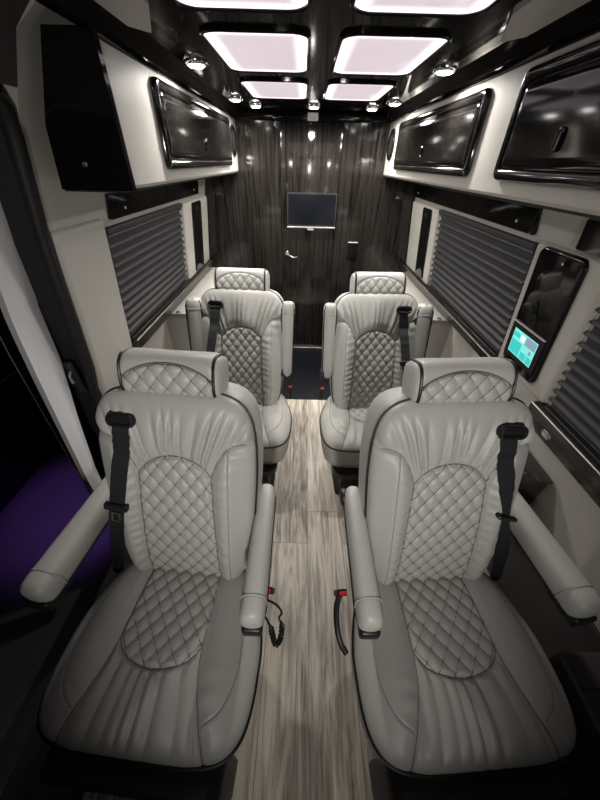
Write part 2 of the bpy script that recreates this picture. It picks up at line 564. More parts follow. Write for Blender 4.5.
pucks = []
for sx in (-1, 1):
    sd_n = 'left' if sx < 0 else 'right'
    pucks += [(sx * 0.445, 1.58, 'bright round downlight on the ceiling edge, largest on the %s' % sd_n),
              (sx * 0.447, 2.36, 'round downlight on the %s ceiling edge beyond the largest one' % sd_n),
              (sx * 0.362, 2.60, 'small round downlight before the rear wall, %s of centre' % sd_n)]
pucks.append((0.0, 2.585, 'small round downlight in the middle of the ceiling before the rear wall'))
bz = MB(); bz.cyl((0, 0, 0), (0, 0, -1), 0, 0, n=28, prof=[(0.042, -0.001), (0.042, 0.006), (0.037, 0.012), (0.031, 0.012), (0.030, 0.008)])
ls = MB(); ls.cyl((0, 0, 0), (0, 0, -1), 0, 0, n=24, prof=[(0.0295, 0.007), (0.0295, 0.010), (0.022, 0.015), (0.010, 0.017)])
pp = None
pl = bpy.data.lights.new('downlight_bulb', 'SPOT')
pl.energy = PUCK_WATTS; pl.color = (1.0, 0.955, 0.89); pl.spot_size = math.radians(172); pl.spot_blend = 0.6; pl.shadow_soft_size = 0.028
for x, y, lab in pucks:
    e = empty('downlight', lab, 'downlight', (x, y, CZ - 0.0005), 0, 'round ceiling downlights')
    if pp is None:
        pp = (bz.build('bezel', M['chrome'], e), ls.build('lens', M['lens'], e))
    else:
        for q in pp:
            c = q.copy(); COL.objects.link(c); c.parent = e
    l = bpy.data.objects.new('downlight_bulb', pl); COL.objects.link(l)
    l.parent = e; l.location = (0, 0, -0.022)

# added unseen fill lamp ahead of the seats, brightens the front backrests
e = empty('fill_lamp', 'added unseen fill lamp behind the viewer, ahead of the front chairs', 'fill light', (0.0, -1.25, 1.56))
mb = MB(); rr_slab(mb, 0.34, 0.20, 0.05, [(0, 0.0), (0, -0.014), (0.006, -0.02), (0.012, -0.02), (0.014, -0.016)])
mb.build('housing', M['dim'], e)
mb = MB(); rr_slab(mb, 0.31, 0.17, 0.04, [(0, -0.014), (0, -0.024), (0.02, -0.034)])
mb.build('lens', M['lens_soft'], e)
al = bpy.data.lights.new('fill_bulb', 'SPOT')
al.energy = FILL_WATTS; al.color = (1.0, 0.96, 0.90)
al.spot_size = math.radians(68); al.spot_blend = 1.0; al.shadow_soft_size = 0.06
ao = bpy.data.objects.new('fill_bulb', al); COL.objects.link(ao); ao.parent = e
ao.location = (0, 0.05, -0.10); ao.rotation_euler = Euler((math.radians(79), 0, 0))

# little pale latch box on the ceiling before the rear wall
mb = MB(); rr_slab(mb, 0.075, 0.045, 0.008, [(0, 0), (0, 0.012), (0.004, 0.018)], frame_mat((0.0, YB - 0.031, 1.822), (1, 0, 0), (0, 0, 1)))
sn = tag(mb.build('ceiling_sensor', M['dim']), 'small pale box on the header above the rear door', 'sensor')

# ------------------------------------------------------------------ overhead cabinets
def mirror(sx, pts):
    return [(sx * x, z) for x, z in pts]


def cab_door(parent, sx, y0, y1, z0, z1, latch_y):
    """framed gloss door on the leaning face"""
    cx = 0.5535
    cy, cz = (y0 + y1) / 2, (z0 + z1) / 2
    W, H = y1 - y0, z1 - z0
    xdir = (0, -sx, 0)
    lean = Vector((-sx * 0.005, 0, 0.30)).normalized()
    m = frame_mat((sx * cx, cy, cz), xdir, lean)
    mb = MB(); rr_slab(mb, W, H, 0.03, [(0, -0.003), (0, 0.009), (0.004, 0.015), (0.010, 0.017), (0.022, 0.0165), (0.027, 0.012), (0.029, 0.006)], m)
    d = mb.build('door', M['cab'], parent, angle=50)
    mb = MB(); rr_slab(mb, W - 0.062, H - 0.062, 0.018, [(0, 0.005), (0, 0.011), (0.003, 0.0145), (0.012, 0.0175), (0.022, 0.0185)], m)
    mb.build('raised_panel', M['cab'], d, angle=60)
    lm_ = frame_mat((sx * cx, latch_y, cz - 0.035), (0, -sx, 0), (0, 0, 1)) @ Matrix.Translation((0, 0, 0.0195))
    mb = MB(); rr_slab(mb, 0.022, 0.045, 0.011, [(0, 0), (0, 0.003), (0.003, 0.005), (0.006, 0.004), (0.007, 0.002)], lm_)
    mb.build('latch', M['gloss'], d)
    for a in (-1, 1):
        for b in (-1, 1):
            mb = MB(); mb.cyl(m @ Vector((a * (W / 2 - 0.014), b * (H / 2 - 0.014), 0.0165)), m.to_3x3() @ Vector((0, 0, 1)), 0.003, 0.0015, n=10)
            mb.build('screw', M['steel'], d)
    return d


def overhead(sx, y0, y1, label):
    e = empty('overhead_cabinet', label, 'overhead cabinet', (sx * 0.65, (y0 + y1) / 2, 1.50))
    inv = Matrix.Translation(e.location).inverted()
    kids = []
    prof = [(0.558, 1.512), (0.553, 1.80), (0.556, 1.802), (0.655, 1.802), (0.735, 1.64), (0.77, 1.503), (0.566, 1.503)]
    mb = MB(); mb.prism(mirror(sx, prof), 'Y', y0, y1)
    kids.append(mb.build('body', M['trimleather'], e, smooth=False))
    # dark underside panel
    mb = MB(); mb.box(min(sx * 0.585, sx * 0.765), max(sx * 0.585, sx * 0.765), y0 + 0.002, y1 - 0.002, 1.494, 1.5035)
    kids.append(mb.build('underside', M['plastic'], e, smooth=False))
    return e, inv, kids


def finish(e, inv):
    for c in e.children: c.matrix_parent_inverse = inv


eL, iL, kL = overhead(-1, 1.085, YB - 0.003, 'grey leather overhead cabinet on the left with one gloss black door')
cab_door(eL, -1, 1.385, 2.60, 1.545, 1.786, 1.93)
# gloss end panel that faces the front
mb = MB(); mb.prism([(-0.548, 1.500), (-0.543, 1.812), (-0.66, 1.812), (-0.735, 1.64), (-0.757, 1.500)], 'Y', 1.062, 1.084)
ep = mb.build('end_panel', M['gloss'], eL, smooth=False)
mb = MB(); mb.cyl((-0.665, 1.062, 1.56), (0, -1, 0), 0.006, 0.004, prof=[(0.007, 0), (0.005, 0.004)])
mb.build('end_screw', M['steel'], ep)
eR, iR, kR = overhead(1, -0.45, YB - 0.003, 'long grey leather overhead cabinet on the right with two gloss black doors')
cab_door(eR, 1, 1.385, 2.545, 1.545, 1.780, 1.95)
cab_door(eR, 1, -0.05, 1.188, 1.545, 1.786, 0.92)
for e, sx in ((eL, -1), (eR, 1)):
    m = frame_mat((sx * 0.5545, 2.755, 1.68), (0, -sx, 0), (0, 0, 1))
    ax = m.to_3x3() @ Vector((0, 0, 1))
    mb = MB(); mb.cyl(m.translation, ax, 0, 0, n=32, prof=[(0.086, -0.002), (0.086, 0.006), (0.080, 0.013), (0.068, 0.013), (0.064, 0.007)])
    sp = mb.build('speaker', M['gloss'], e)
    mb = MB(); mb.cyl(m.translation, ax, 0, 0, n=28, prof=[(0.064, 0.005), (0.05, 0.009), (0.02, 0.011)])
    mb.build('speaker_grille', M['plastic'], sp)
for e, i in ((eL, iL), (eR, iR)): finish(e, i)

# ------------------------------------------------------------------ side walls: ducts, blinds, pillars, sills
def wall_m(sx, y, z, off=0.0):
    """frame on the leaning window band: local X towards the rear/front, Y up, Z into the room"""
    up = Vector((-sx * 0.12, 0, 1)).normalized()
    m = frame_mat((sx * wx(z), y, z), (0, -sx, 0), up)
    return m @ Matrix.Translation((0, 0, off))


def duct(sx, y0, y1, label):
    z = 1.421
    m = wall_m(sx, (y0 + y1) / 2, z, -0.004)
    mb = MB(); rr_slab(mb, y1 - y0, 0.088, 0.008, [(0, 0), (0, 0.016), (0.003, 0.020)], m)
    o = tag(mb.build('duct_cover', M['gloss']), label, 'trim panel')
    for yy in (y0 + 0.12, y1 - 0.12):
        mb = MB(); mb.cyl(m @ Vector((-sx * (yy - (y0 + y1) / 2) , -0.012, 0.020)), m.to_3x3() @ Vector((0, 0, 1)), 0.008, 0.004, prof=[(0.006, 0), (0.004, 0.003)], n=14)
        mb.build('glint_disc', M['dim'], o)  # pale discs standing in for a faint glint on the strip


duct(-1, 1.40, 2.66, 'long black gloss strip on the left wall under the overhead cabinet')
duct(1, 1.30, 2.89, 'long black gloss strip on the right wall between cabinet and rear blind')
duct(1, -0.35, 1.065, 'black gloss strip on the right wall above the front blind')


def pleated(sx, y0, y1, label, n=12, z0=0.868, z1=1.352):
    e = empty('pleated_blind', label, 'window blind', (sx * wx(0.86), (y0 + y1) / 2, 0.862), 0, 'charcoal pleated window blinds')
    W = y1 - y0
    prof = []
    pitch = (z1 - z0 - 0.03) / n
    for i in range(n):
        zb = z0 + 0.012 + i * pitch
        for f, d in ((0.0, 0.001), (0.48, 0.001), (0.52, 0.013), (0.58, 0.017), (0.66, 0.017), (0.97, 0.004)):
            prof.append((zb + f * pitch, d))
    prof.append((z1 - 0.018, 0.003))
    def P(z, d, y):
        return Vector((sx * (wx(z) - d), y, z))
    front0 = [P(z, d, y0) for z, d in prof]; front1 = [P(z, d, y1) for z, d in prof]
    back0 = [P(z, -0.002, y0) for z, d in reversed(prof)]; back1 = [P(z, -0.002, y1) for z, d in reversed(prof)]
    mb = MB(); mb.loops([front0 + back0, front1 + back1])
    inv = Matrix.Translation(e.location).inverted()
    mb.build('shade', M['blind'], e, angle=55)
    mb = MB(); mb.box(-W / 2, W / 2, -0.011, 0.011, 0, 0.024, wall_m(sx, (y0 + y1) / 2, z1 - 0.007), bev=0.003)
    mb.build('headrail', M['blind'], e)
    mb = MB(); mb.box(-W / 2, W / 2, -0.008, 0.008, 0, 0.026, wall_m(sx, (y0 + y1) / 2, z0 + 0.004), bev=0.003)
    mb.build('bottom_rail', M['plastic'], e)
    for c in e.children: c.matrix_parent_inverse = inv


pleated(-1, 1.347, 2.265, 'charcoal pleated blind covering the window in the left wall')
pleated(1, 1.262, 2.285, 'charcoal pleated blind on the right between rear pillar and control panel')
pleated(1, -0.30, 0.885, 'charcoal pleated blind at the right photo edge, before the control panel')

# leather pads on the pillars
def pad(sx, y0, y1, z0, z1, name, label, t=0.022, mat='trimleather'):
    cy, cz = (y0 + y1) / 2, (z0 + z1) / 2
    mb = MB(); rr_slab(mb, y1 - y0, z1 - z0, 0.018, [(0, -0.006), (0, t - 0.012), (0.004, t - 0.004), (0.012, t)], wall_m(sx, cy, cz))
    return tag(mb.build(name, M[mat], angle=60), label, 'pillar trim')


pad(-1, 2.285, 2.885, 0.868, 1.352, 'pillar_pad', 'light grey padded pillar panel at the left rear corner')
pad(1, 2.305, 2.885, 0.868, 1.352, 'pillar_pad', 'light grey padded pillar panel at the right rear corner')
pad(1, 0.90, 1.247, 0.868, 1.372, 'pillar_pad', 'grey leather pillar panel behind the touchscreen control unit', 0.024)
pad(-1, 1.04, 1.338, 0.50, 1.395, 'pillar_pad', 'tall grey leather pillar panel beside the open side door', 0.02)


def strip_panel(sx, y0, y1, label):
    m = wall_m(sx, (y0 + y1) / 2, 1.115, 0.020)
    mb = MB(); rr_slab(mb, y1 - y0, 0.455, 0.02, [(0, 0), (0, 0.008), (0.003, 0.011), (0.012, 0.012)], m)
    o = tag(mb.build('pillar_strip', M['gloss']), label, 'trim panel')
    mb = MB(); rr_slab(mb, 0.05, 0.02, 0.004, [(0, 0), (0, 0.003), (0.001, 0.004)], m @ Matrix.Translation((0, 0.19, 0.012)))
    mb.build('switch', M['plastic'], o)


strip_panel(-1, 2.45, 2.67, 'upright black gloss strip on the left rear pillar')
strip_panel(1, 2.40, 2.585, 'upright black gloss strip on the right rear pillar')

# control panel with touchscreen
m = wall_m(1, 1.085, 1.137, 0.0225)
mb = MB(); rr_slab(mb, 0.225, 0.462, 0.03, [(0, 0), (0, 0.010), (0.003, 0.014), (0.008, 0.0155)], m)
cp = tag(mb.build('control_panel', M['gloss']), 'black gloss control panel with lit teal touchscreen on right pillar', 'control panel')
m2 = m @ Matrix.Translation((-0.004, -0.118, 0.0155))
mb = MB(); rr_slab(mb, 0.20, 0.145, 0.006, [(0, 0), (0, 0.004), (0.002, 0.006)], m2)
ts = mb.build('touchscreen', M['plastic'], cp)
mb = MB(); mb.box(-0.098, 0.098, 0.0705, 0.0735, 0.0, 0.007, m2)
mb.build('screen_trim', M['dim'], cp, smooth=False)
def ui(name, x0, x1, y0, y1, mat, z=0.0082):
    q = MB(); q.box(x0, x1, y0, y1, 0.0050, z - 0.002, m2)
    return q.build(name, mat, ts, smooth=False)
ui('display', -0.074, 0.078, -0.052, 0.050, M['ui2'])
ui('display_icon', -0.070, -0.004, -0.048, 0.006, M['ui'], 0.0086)
ui('display_icon', 0.004, 0.040, -0.048, -0.020, M['ui'], 0.0086)
ui('display_icon', 0.046, 0.074, -0.048, -0.020, M['ui'], 0.0086)
ui('display_icon', 0.010, 0.074, 0.012, 0.046, M['ui3'], 0.0086)
ui('display_icon', -0.070, -0.030, 0.020, 0.038, M['ui'], 0.0086)
ui('display_icon', -0.024, 0.004, 0.014, 0.040, M['ui4'], 0.0086)
ui('display_icon', 0.046, 0.060, -0.012, 0.004, M['ui3'], 0.0086)
mb = MB(); mb.cyl(m @ Vector((0.02, 0.20, 0.0155)), m.to_3x3() @ Vector((0, 0, 1)), 0.004, 0.001, n=12)
mb.build('indicator', M['dim'], cp)

# sills under the blinds
def sill(sx, y0, y1, label, name='window_sill', drop=0.055, dep=0.045):
    mb = MB()
    pf = [(wx(0.862), 0.866), (0.935 - dep - 0.012, 0.862), (0.93 - dep - 0.02, 0.855), (0.93 - dep - 0.016, 0.862 - drop), (0.923, 0.862 - drop)]
    mb.prism(mirror(sx, pf), 'Y', y0, y1)
    o = tag(mb.build(name, M['sill'], smooth=False), label, 'sill')
    mb = MB(); mb.tube([(sx * (0.929 - dep - 0.021), y, 0.8615) for y in (y0 + 0.003, (y0 + y1) / 2, y1 - 0.003)], 0.004)
    mb.build('chrome_trim', M['steel'], o)
    return o


sill(-1, 1.345, 2.896, 'dark wood sill ledge along the left wall under the blind')
sill(1, 1.165, 2.896, 'dark wood sill ledge under the rear blind on the right wall', drop=0.045)
o = sill(1, -0.45, 0.93, 'thick black sill rail at the right photo edge under front blind', 'sill_rail', drop=0.085, dep=0.045)
for yy in (0.80, 0.30):
    mb = MB()
    q = frame_mat((0.934 - 0.045 - 0.018, yy, 0.805), (0, -1, 0), (0, 0, 1))
    rr_slab(mb, 0.05, 0.028, 0.014, [(0, -0.004), (0, 0.004), (0.004, 0.006), (0.008, 0.004)], q)
    mb.build('chrome_button', M['chrome'], o)

# padded leather side consoles beside the rear seats
for sx, s in ((-1, 'left'), (1, 'right')):
    mb = MB(); mb.prism(mirror(sx, [(0.923, 0.06), (0.923, 0.795), (0.86, 0.80), (0.755, 0.80), (0.715, 0.775), (0.685, 0.70), (0.70, 0.06)]), 'Y', 1.83, YB - 0.003)
    o = tag(mb.build('side_console', M['trimleather'], angle=30), 'grey leather side console on the %s wall behind the rear seat arm' % s, 'console')
    mb = MB(); mb.tube([(sx * 0.915, 1.828, 0.797), (sx * 0.86, 1.828, 0.801), (sx * 0.755, 1.828, 0.801), (sx * 0.715, 1.828, 0.776), (sx * 0.685, 1.828, 0.70), (sx * 0.692, 1.828, 0.4)], 0.004)
    mb.build('piping', M['trimleather'], o)
    mb = MB(); mb.cyl((sx * 0.84, 1.85, 0.80), (0, 0, 1), 0.012, 0.01, prof=[(0.014, 0), (0.010, 0.008), (0.004, 0.010)], n=16)
    mb.build('knob', M['chrome'], o)

# small folding side table beside the right front seat
e = empty('side_table', 'small dark wedge-shaped side table on the right wall beside front backrest', 'side table', (0.90, 0.72, 0.60))
inv = Matrix.Translation(e.location).inverted()
mb = MB(); mb.box(0.70, 0.915, 0.70, 1.02, 0.640, 0.657, bev=0.003)
mb.build('table_top', M['sill'], e)
mb = MB(); mb.loops([[(0.912, 0.708, 0.639), (0.912, 1.0, 0.639), (0.715, 1.0, 0.639), (0.715, 0.708, 0.639)], [(0.912, 0.715, 0.45), (0.912, 0.95, 0.45), (0.76, 0.95, 0.45), (0.76, 0.715, 0.45)]])
mb.build('bracket', M['darkleather'], e, smooth=False)
mb = MB(); mb.cyl((0.83, 0.74, 0.657), (0, 0, 1), 0.006, 0.003, n=12)
mb.build('stud', M['steel'], e)
for c in e.children: c.matrix_parent_inverse = inv

# charcoal leather box at the lower right corner
mb = MB(); mb.box(0.738, 0.910, -0.48, 0.245, 0.0, 0.455, bev=0.012)
o = tag(mb.build('storage_box', M['darkleather']), 'charcoal leather box on the floor at the lower right corner', 'storage box')
mb = MB(); mb.box(0.745, 0.905, 0.16, 0.164, 0.4552, 0.457)
mb.build('lid_seam', M['piping'], o)
# seat rail by the wall, right of front seat
mb = MB(); mb.box(0.735, 0.755, 0.25, 0.90, 0.0, 0.035, bev=0.004)
tag(mb.build('seat_rail', M['steel']), 'metal seat rail on the floor by the right front seat', 'rail')

# ------------------------------------------------------------------ television, switch
e = empty('television', 'black flat television hung on the rear door above the handle', 'television', (0.012, YB - 0.002, 1.14))
inv = Matrix.Translation(e.location).inverted()
m = frame_mat((0.016, YB - 0.004, 1.268), (1, 0, 0), (0, 0, 1))
mb = MB(); rr_slab(mb, 0.40, 0.232, 0.006, [(0, 0), (0, 0.028), (0.002, 0.031), (0.008, 0.031), (0.009, 0.029)], m)
mb.build('housing', M['plastic'], e)
mb = MB(); mb.box(-0.190, 0.190, -0.104, 0.106, 0.0285, 0.0305, m)
mb.build('screen', M['screen'], e, smooth=False)
mb = MB(); mb.box(-0.200, 0.200, -0.128, -0.117, 0.004, 0.034, m, bev=0.003)
mb.build('sound_bar', M['steel'], e)
mb = MB(); rr_slab(mb, 0.055, 0.013, 0.004, [(0, 0), (0, 0.030), (0.002, 0.032)], m @ Matrix.Translation((-0.005, -0.138, 0)))
mb.build('badge', M['steel'], e)
for c in e.children: c.matrix_parent_inverse = inv
m = frame_mat((0.385, YB - 0.0005, 0.97), (1, 0, 0), (0, 0, 1))
mb = MB(); rr_slab(mb, 0.085, 0.135, 0.006, [(0, 0), (0, 0.008), (0.003, 0.011)], m)
o = tag(mb.build('switch_plate', M['gloss']), 'black switch plate on the rear wall right of the door', 'switch')
mb = MB(); mb.box(-0.04, 0.04, 0.063, 0.069, 0.0, 0.012, m)
mb.build('plate_trim', M['dim'], o, smooth=False)

# ------------------------------------------------------------------ captain chairs
def seg_dist(X, Y, pl):
    d = np.full(X.shape, 1e9)
    for (x0, y0), (x1, y1) in zip(pl, pl[1:]):
        dx, dy = x1 - x0, y1 - y0
        t = np.clip(((X - x0) * dx + (Y - y0) * dy) / (dx * dx + dy * dy + 1e-12), 0, 1)
        d = np.minimum(d, np.hypot(X - x0 - t * dx, Y - y0 - t * dy))
    return d


def inside(X, Y, poly):
    c = np.zeros(X.shape, bool)
    n = len(poly)
    for i in range(n):
        x0, y0 = poly[i]; x1, y1 = poly[(i + 1) % n]
        cond = ((y0 > Y) != (y1 > Y))
        xi = (x1 - x0) * (Y - y0) / (y1 - y0 + 1e-12) + x0
        c ^= cond & (X < xi)
    return c


def sstep(a, b, x):
    t = np.clip((x - a) / (b - a), 0, 1)
    return t * t * (3 - 2 * t)


def smooth_pl(pts, n=10):
    P = [Vector((p[0], p[1], 0)) for p in pts]
    P = [P[0] * 2 - P[1]] + P + [P[-1] * 2 - P[-2]]
    out = []
    for i in range(1, len(P) - 2):
        for k in range(n):
            t = k / n
            a = 0.5 * ((2 * P[i]) + (-P[i - 1] + P[i + 1]) * t + (2 * P[i - 1] - 5 * P[i] + 4 * P[i + 1] - P[i + 2]) * t * t + (-P[i - 1] + 3 * P[i] - 3 * P[i + 1] + P[i + 2]) * t ** 3)
            out.append((a.x, a.y))
    out.append((P[-2].x, P[-2].y))
    return out


def mir(pl):
    return [(-x, y) for x, y in pl]


def quilt(X, Y, cw, ch, amp):
    a = X / cw + Y / ch; b = X / cw - Y / ch
    f = lambda t: np.abs(np.sin(PI * t)) ** 0.5
    return amp * (f(a) * f(b))


def lownoise(X, Y, s, seed):
    r = np.random.RandomState(seed)
    h = np.zeros(X.shape)
    for _ in range(10):
        a = r.uniform(0, 2 * PI); k = s * r.uniform(0.6, 1.6); ph = r.uniform(0, 2 * PI)
        h += np.sin((X * math.cos(a) + Y * math.sin(a)) * k + ph)
    return h / 10


# --- backrest: metric local coords x across, b up along the back (0..0.66), c forward
BH, BC = 0.345, 0.315       # half height, centre


def back_hw(v):
    return 0.212 + 0.022 * sstep(-1, 0.4, v)


B_ARCH = smooth_pl([(-0.108, 0.408), (-0.082, 0.438), (-0.044, 0.460), (0, 0.468), (0.044, 0.460), (0.082, 0.438), (0.108, 0.408)])
B_SIDE = smooth_pl([(0.108, 0.408), (0.112, 0.30), (0.116, 0.15), (0.120, -0.05)])
B_SHO = smooth_pl([(0.235, 0.522), (0.17, 0.512), (0.140, 0.480), (0.120, 0.440), (0.108, 0.408)])
B_STITCH = smooth_pl([(0.162, 0.508), (0.165, 0.40), (0.163, 0.2), (0.158, -0.05)])
B_Q = B_ARCH + B_SIDE + [(-0.120, -0.05)] + mir(B_SIDE)[::-1]
B_YOKE = B_ARCH[::-1] + mir(B_SHO)[::-1] + [(-0.3, 0.52), (-0.3, 0.8), (0.3, 0.8), (0.3, 0.522)] + B_SHO


def back_height(X, Bv):
    v = (Bv - BC) / BH
    u = X / back_hw(v)
    r = (np.abs(u) ** 5 + np.abs(v) ** 5) ** 0.2
    roll = 0.042 * (1 - np.clip(r, 0, 1) ** 7) ** (1 / 2.2)
    h = roll
    h = h + 0.020 * np.exp(-((np.abs(X) - 0.155) / 0.035) ** 2) * sstep(0.58, 0.40, Bv)      # side bolsters
    h = h + 0.012 * sstep(0.30, 0.0, np.abs(Bv - 0.2))                                       # lumbar
    q = inside(X, Bv, B_Q); yk = inside(X, Bv, B_YOKE)
    d = np.minimum(seg_dist(X, Bv, B_ARCH), np.minimum(seg_dist(np.abs(X), Bv, B_SIDE), seg_dist(np.abs(X), Bv, B_SHO)))
    edge = sstep(0, 0.014, d)
    h = h + np.where(q, quilt(X, Bv - 0.015, 0.047, 0.060, 0.0078) * (0.35 + 0.65 * edge), 0)
    # pleats above the arch
    ang = np.arctan2(X, Bv - 0.16)
    ph = 84 * ang + 1.5 * np.sin(ang * 19) + 4.0 * lownoise(X * 0.3, Bv, 14, 3)
    amp = 0.0098 * np.exp(-(d / 0.17) ** 1.4) * sstep(0.003, 0.02, d) * sstep(0.64, 0.55, Bv)
    pl = amp * (0.72 + 0.28 * np.sin(ang * 23 + 2)) * (np.abs(np.sin(ph * 0.5)) * 2 - 1)
    h = h + np.where(yk, 0.009 * sstep(0, 0.05, d) + pl, 0)
    # bolster cross wrinkles next to the quilted panel
    bol = (~q) & (~yk)
    wr = 0.0034 * np.sin(Bv * 190 + 40 * np.abs(X) + 5 * lownoise(X, Bv, 18, 5)) * np.exp(-((np.abs(X) - 0.128) / 0.026) ** 2) * (0.4 + 0.6 * sstep(-0.2, 0.6, lownoise(X, Bv, 16, 9)))
    wr = wr + 0.0022 * np.sin(Bv * 120 + 35 * np.abs(X) + 7 * lownoise(X, Bv, 13, 15)) * sstep(0.0, 0.5, lownoise(X, Bv, 15, 17)) * sstep(1.0, 0.9, r)
    h = h + np.where(bol, 0.006 * sstep(0, 0.03, d) + wr, 0)
    h = h - 0.0075 * np.exp(-(d / 0.0042) ** 2)
    ds = seg_dist(np.abs(X), Bv, B_STITCH)
    h = h - np.where(bol, 0.0022 * np.exp(-(ds / 0.0028) ** 2), 0)
    h = h + 0.0035 * lownoise(X, Bv, 26, 11) * (1 - np.clip(r, 0, 1) ** 6)
    return h


def shell_mesh(name, n_u, n_v, pos, p_exp, height, place, sides, mat):
    """superellipse grid -> displaced top + side loops + end cap.
    pos(u,v)->planar coords, place(a,b,h)->xyz, sides=[(scale,h)...] continue the rim downwards"""
    a = np.linspace(-1, 1, n_u); b = np.linspace(-1, 1, n_v)
    A, B = np.meshgrid(a, b)
    # denser cells near the rim
    A = np.sin(A * PI / 2 * 0.86) / math.sin(PI / 2 * 0.86); B = np.sin(B * PI / 2 * 0.86) / math.sin(PI / 2 * 0.86)
    rinf = np.maximum(np.abs(A), np.abs(B)); rp = (np.abs(A) ** p_exp + np.abs(B) ** p_exp) ** (1 / p_exp)
    k = np.where(rp > 1e-9, rinf / np.maximum(rp, 1e-9), 1.0)
    k = 1 + (k - 1) * sstep(0.35, 1.0, rinf)
    U, V = A * k, B * k
    PX, PY = pos(U, V)
    H = height(PX, PY)
    rim = np.zeros(H.shape, bool); rim[0, :] = rim[-1, :] = True; rim[:, 0] = rim[:, -1] = True
    H = np.where(rim, 0.0, H)
    verts = [place(x, y, h) for x, y, h in zip(PX.ravel(), PY.ravel(), H.ravel())]
    idx = np.arange(n_u * n_v).reshape(n_v, n_u)
    faces = []
    for j in range(n_v - 1):
        for i in range(n_u - 1):
            faces.append((idx[j, i], idx[j, i + 1], idx[j + 1, i + 1], idx[j + 1, i]))
    ring = list(idx[0, :]) + list(idx[1:, -1]) + list(idx[-1, -2::-1]) + list(idx[-2:0:-1, 0])
    rx = PX.ravel()[ring]; ry = PY.ravel()[ring]
    cx, cy = (rx.min() + rx.max()) / 2, (ry.min() + ry.max()) / 2
    prev = ring
    for s, h in sides:
        base = len(verts)
        verts += [place(cx + (x - cx) * s, cy + (y - cy) * s, h) for x, y in zip(rx, ry)]
        cur = list(range(base, base + len(ring)))
        m_ = len(ring)
        for i in range(m_):
            j = (i + 1) % m_
            faces.append((prev[i], prev[j], cur[j], cur[i]))
        prev = cur
    faces.append(tuple(prev))
    rimpts = [place(x, y, 0.0) for x, y in zip(rx, ry)]
    me = bpy.data.meshes.new(name)
    me.from_pydata([tuple(v) for v in verts], [], [tuple(int(q) for q in f) for f in faces])
    bm = bmesh.new(); bm.from_mesh(me); bmesh.ops.recalc_face_normals(bm, faces=bm.faces); bm.to_mesh(me); bm.free()
    me.materials.append(mat)
    me.polygons.foreach_set('use_smooth', [True] * len(me.polygons))
    me.set_sharp_from_angle(angle=math.radians(75))
    return me, rimpts


def mesh_of(mb, name, mat, angle=50):
    o = mb.build(name, mat, None, angle=angle)
    me = o.data
    bpy.data.objects.remove(o)
    return me


BACK_PLACE = lambda x, b, h: (x, -h, b)
me_back, rim_back = shell_mesh('backrest', 190, 250, lambda U, V: (U * back_hw(V), BC + V * BH), 5, back_height, BACK_PLACE,
                               [(1.005, -0.004), (1.012, -0.03), (1.012, -0.085), (0.985, -0.112), (0.90, -0.128), (0.5, -0.132)], M['seat'])
pts = [(x * 1.004, y - 0.0015, z) for x, y, z in rim_back][::3]
q = MB(); q.tube(pts, 0.0042, n=7, closed=True); me_backpipe = mesh_of(q, 'piping', M['piping'])

# --- cushion: local x, y (back +, front -), h above rim
CY, CH = -0.005, 0.233


def cush_hw(v):     # v=+1 front
    return 0.238 + 0.048 * sstep(-1.0, 0.1, v) - 0.006 * sstep(0.3, 1, v)


C_ARC = smooth_pl([(-0.122, 0.015), (-0.094, 0.048), (-0.047, 0.067), (0, 0.073), (0.047, 0.067), (0.094, 0.048), (0.122, 0.015)])
C_SIDE = smooth_pl([(0.122, 0.015), (0.118, -0.10), (0.110, -0.26)])
C_FR = smooth_pl([(0.122, 0.015), (0.130, 0.065), (0.144, 0.115), (0.166, 0.17), (0.195, 0.235)])
C_ST = smooth_pl([(0.195, -0.26), (0.222, -0.10), (0.238, 0.02), (0.232, 0.085), (0.210, 0.135), (0.172, 0.165)])
C_Q = C_ARC + C_SIDE + mir(C_SIDE)[::-1]
C_P = C_ARC + C_FR + [(0.195, 0.4), (-0.195, 0.4)] + mir(C_FR)[::-1]


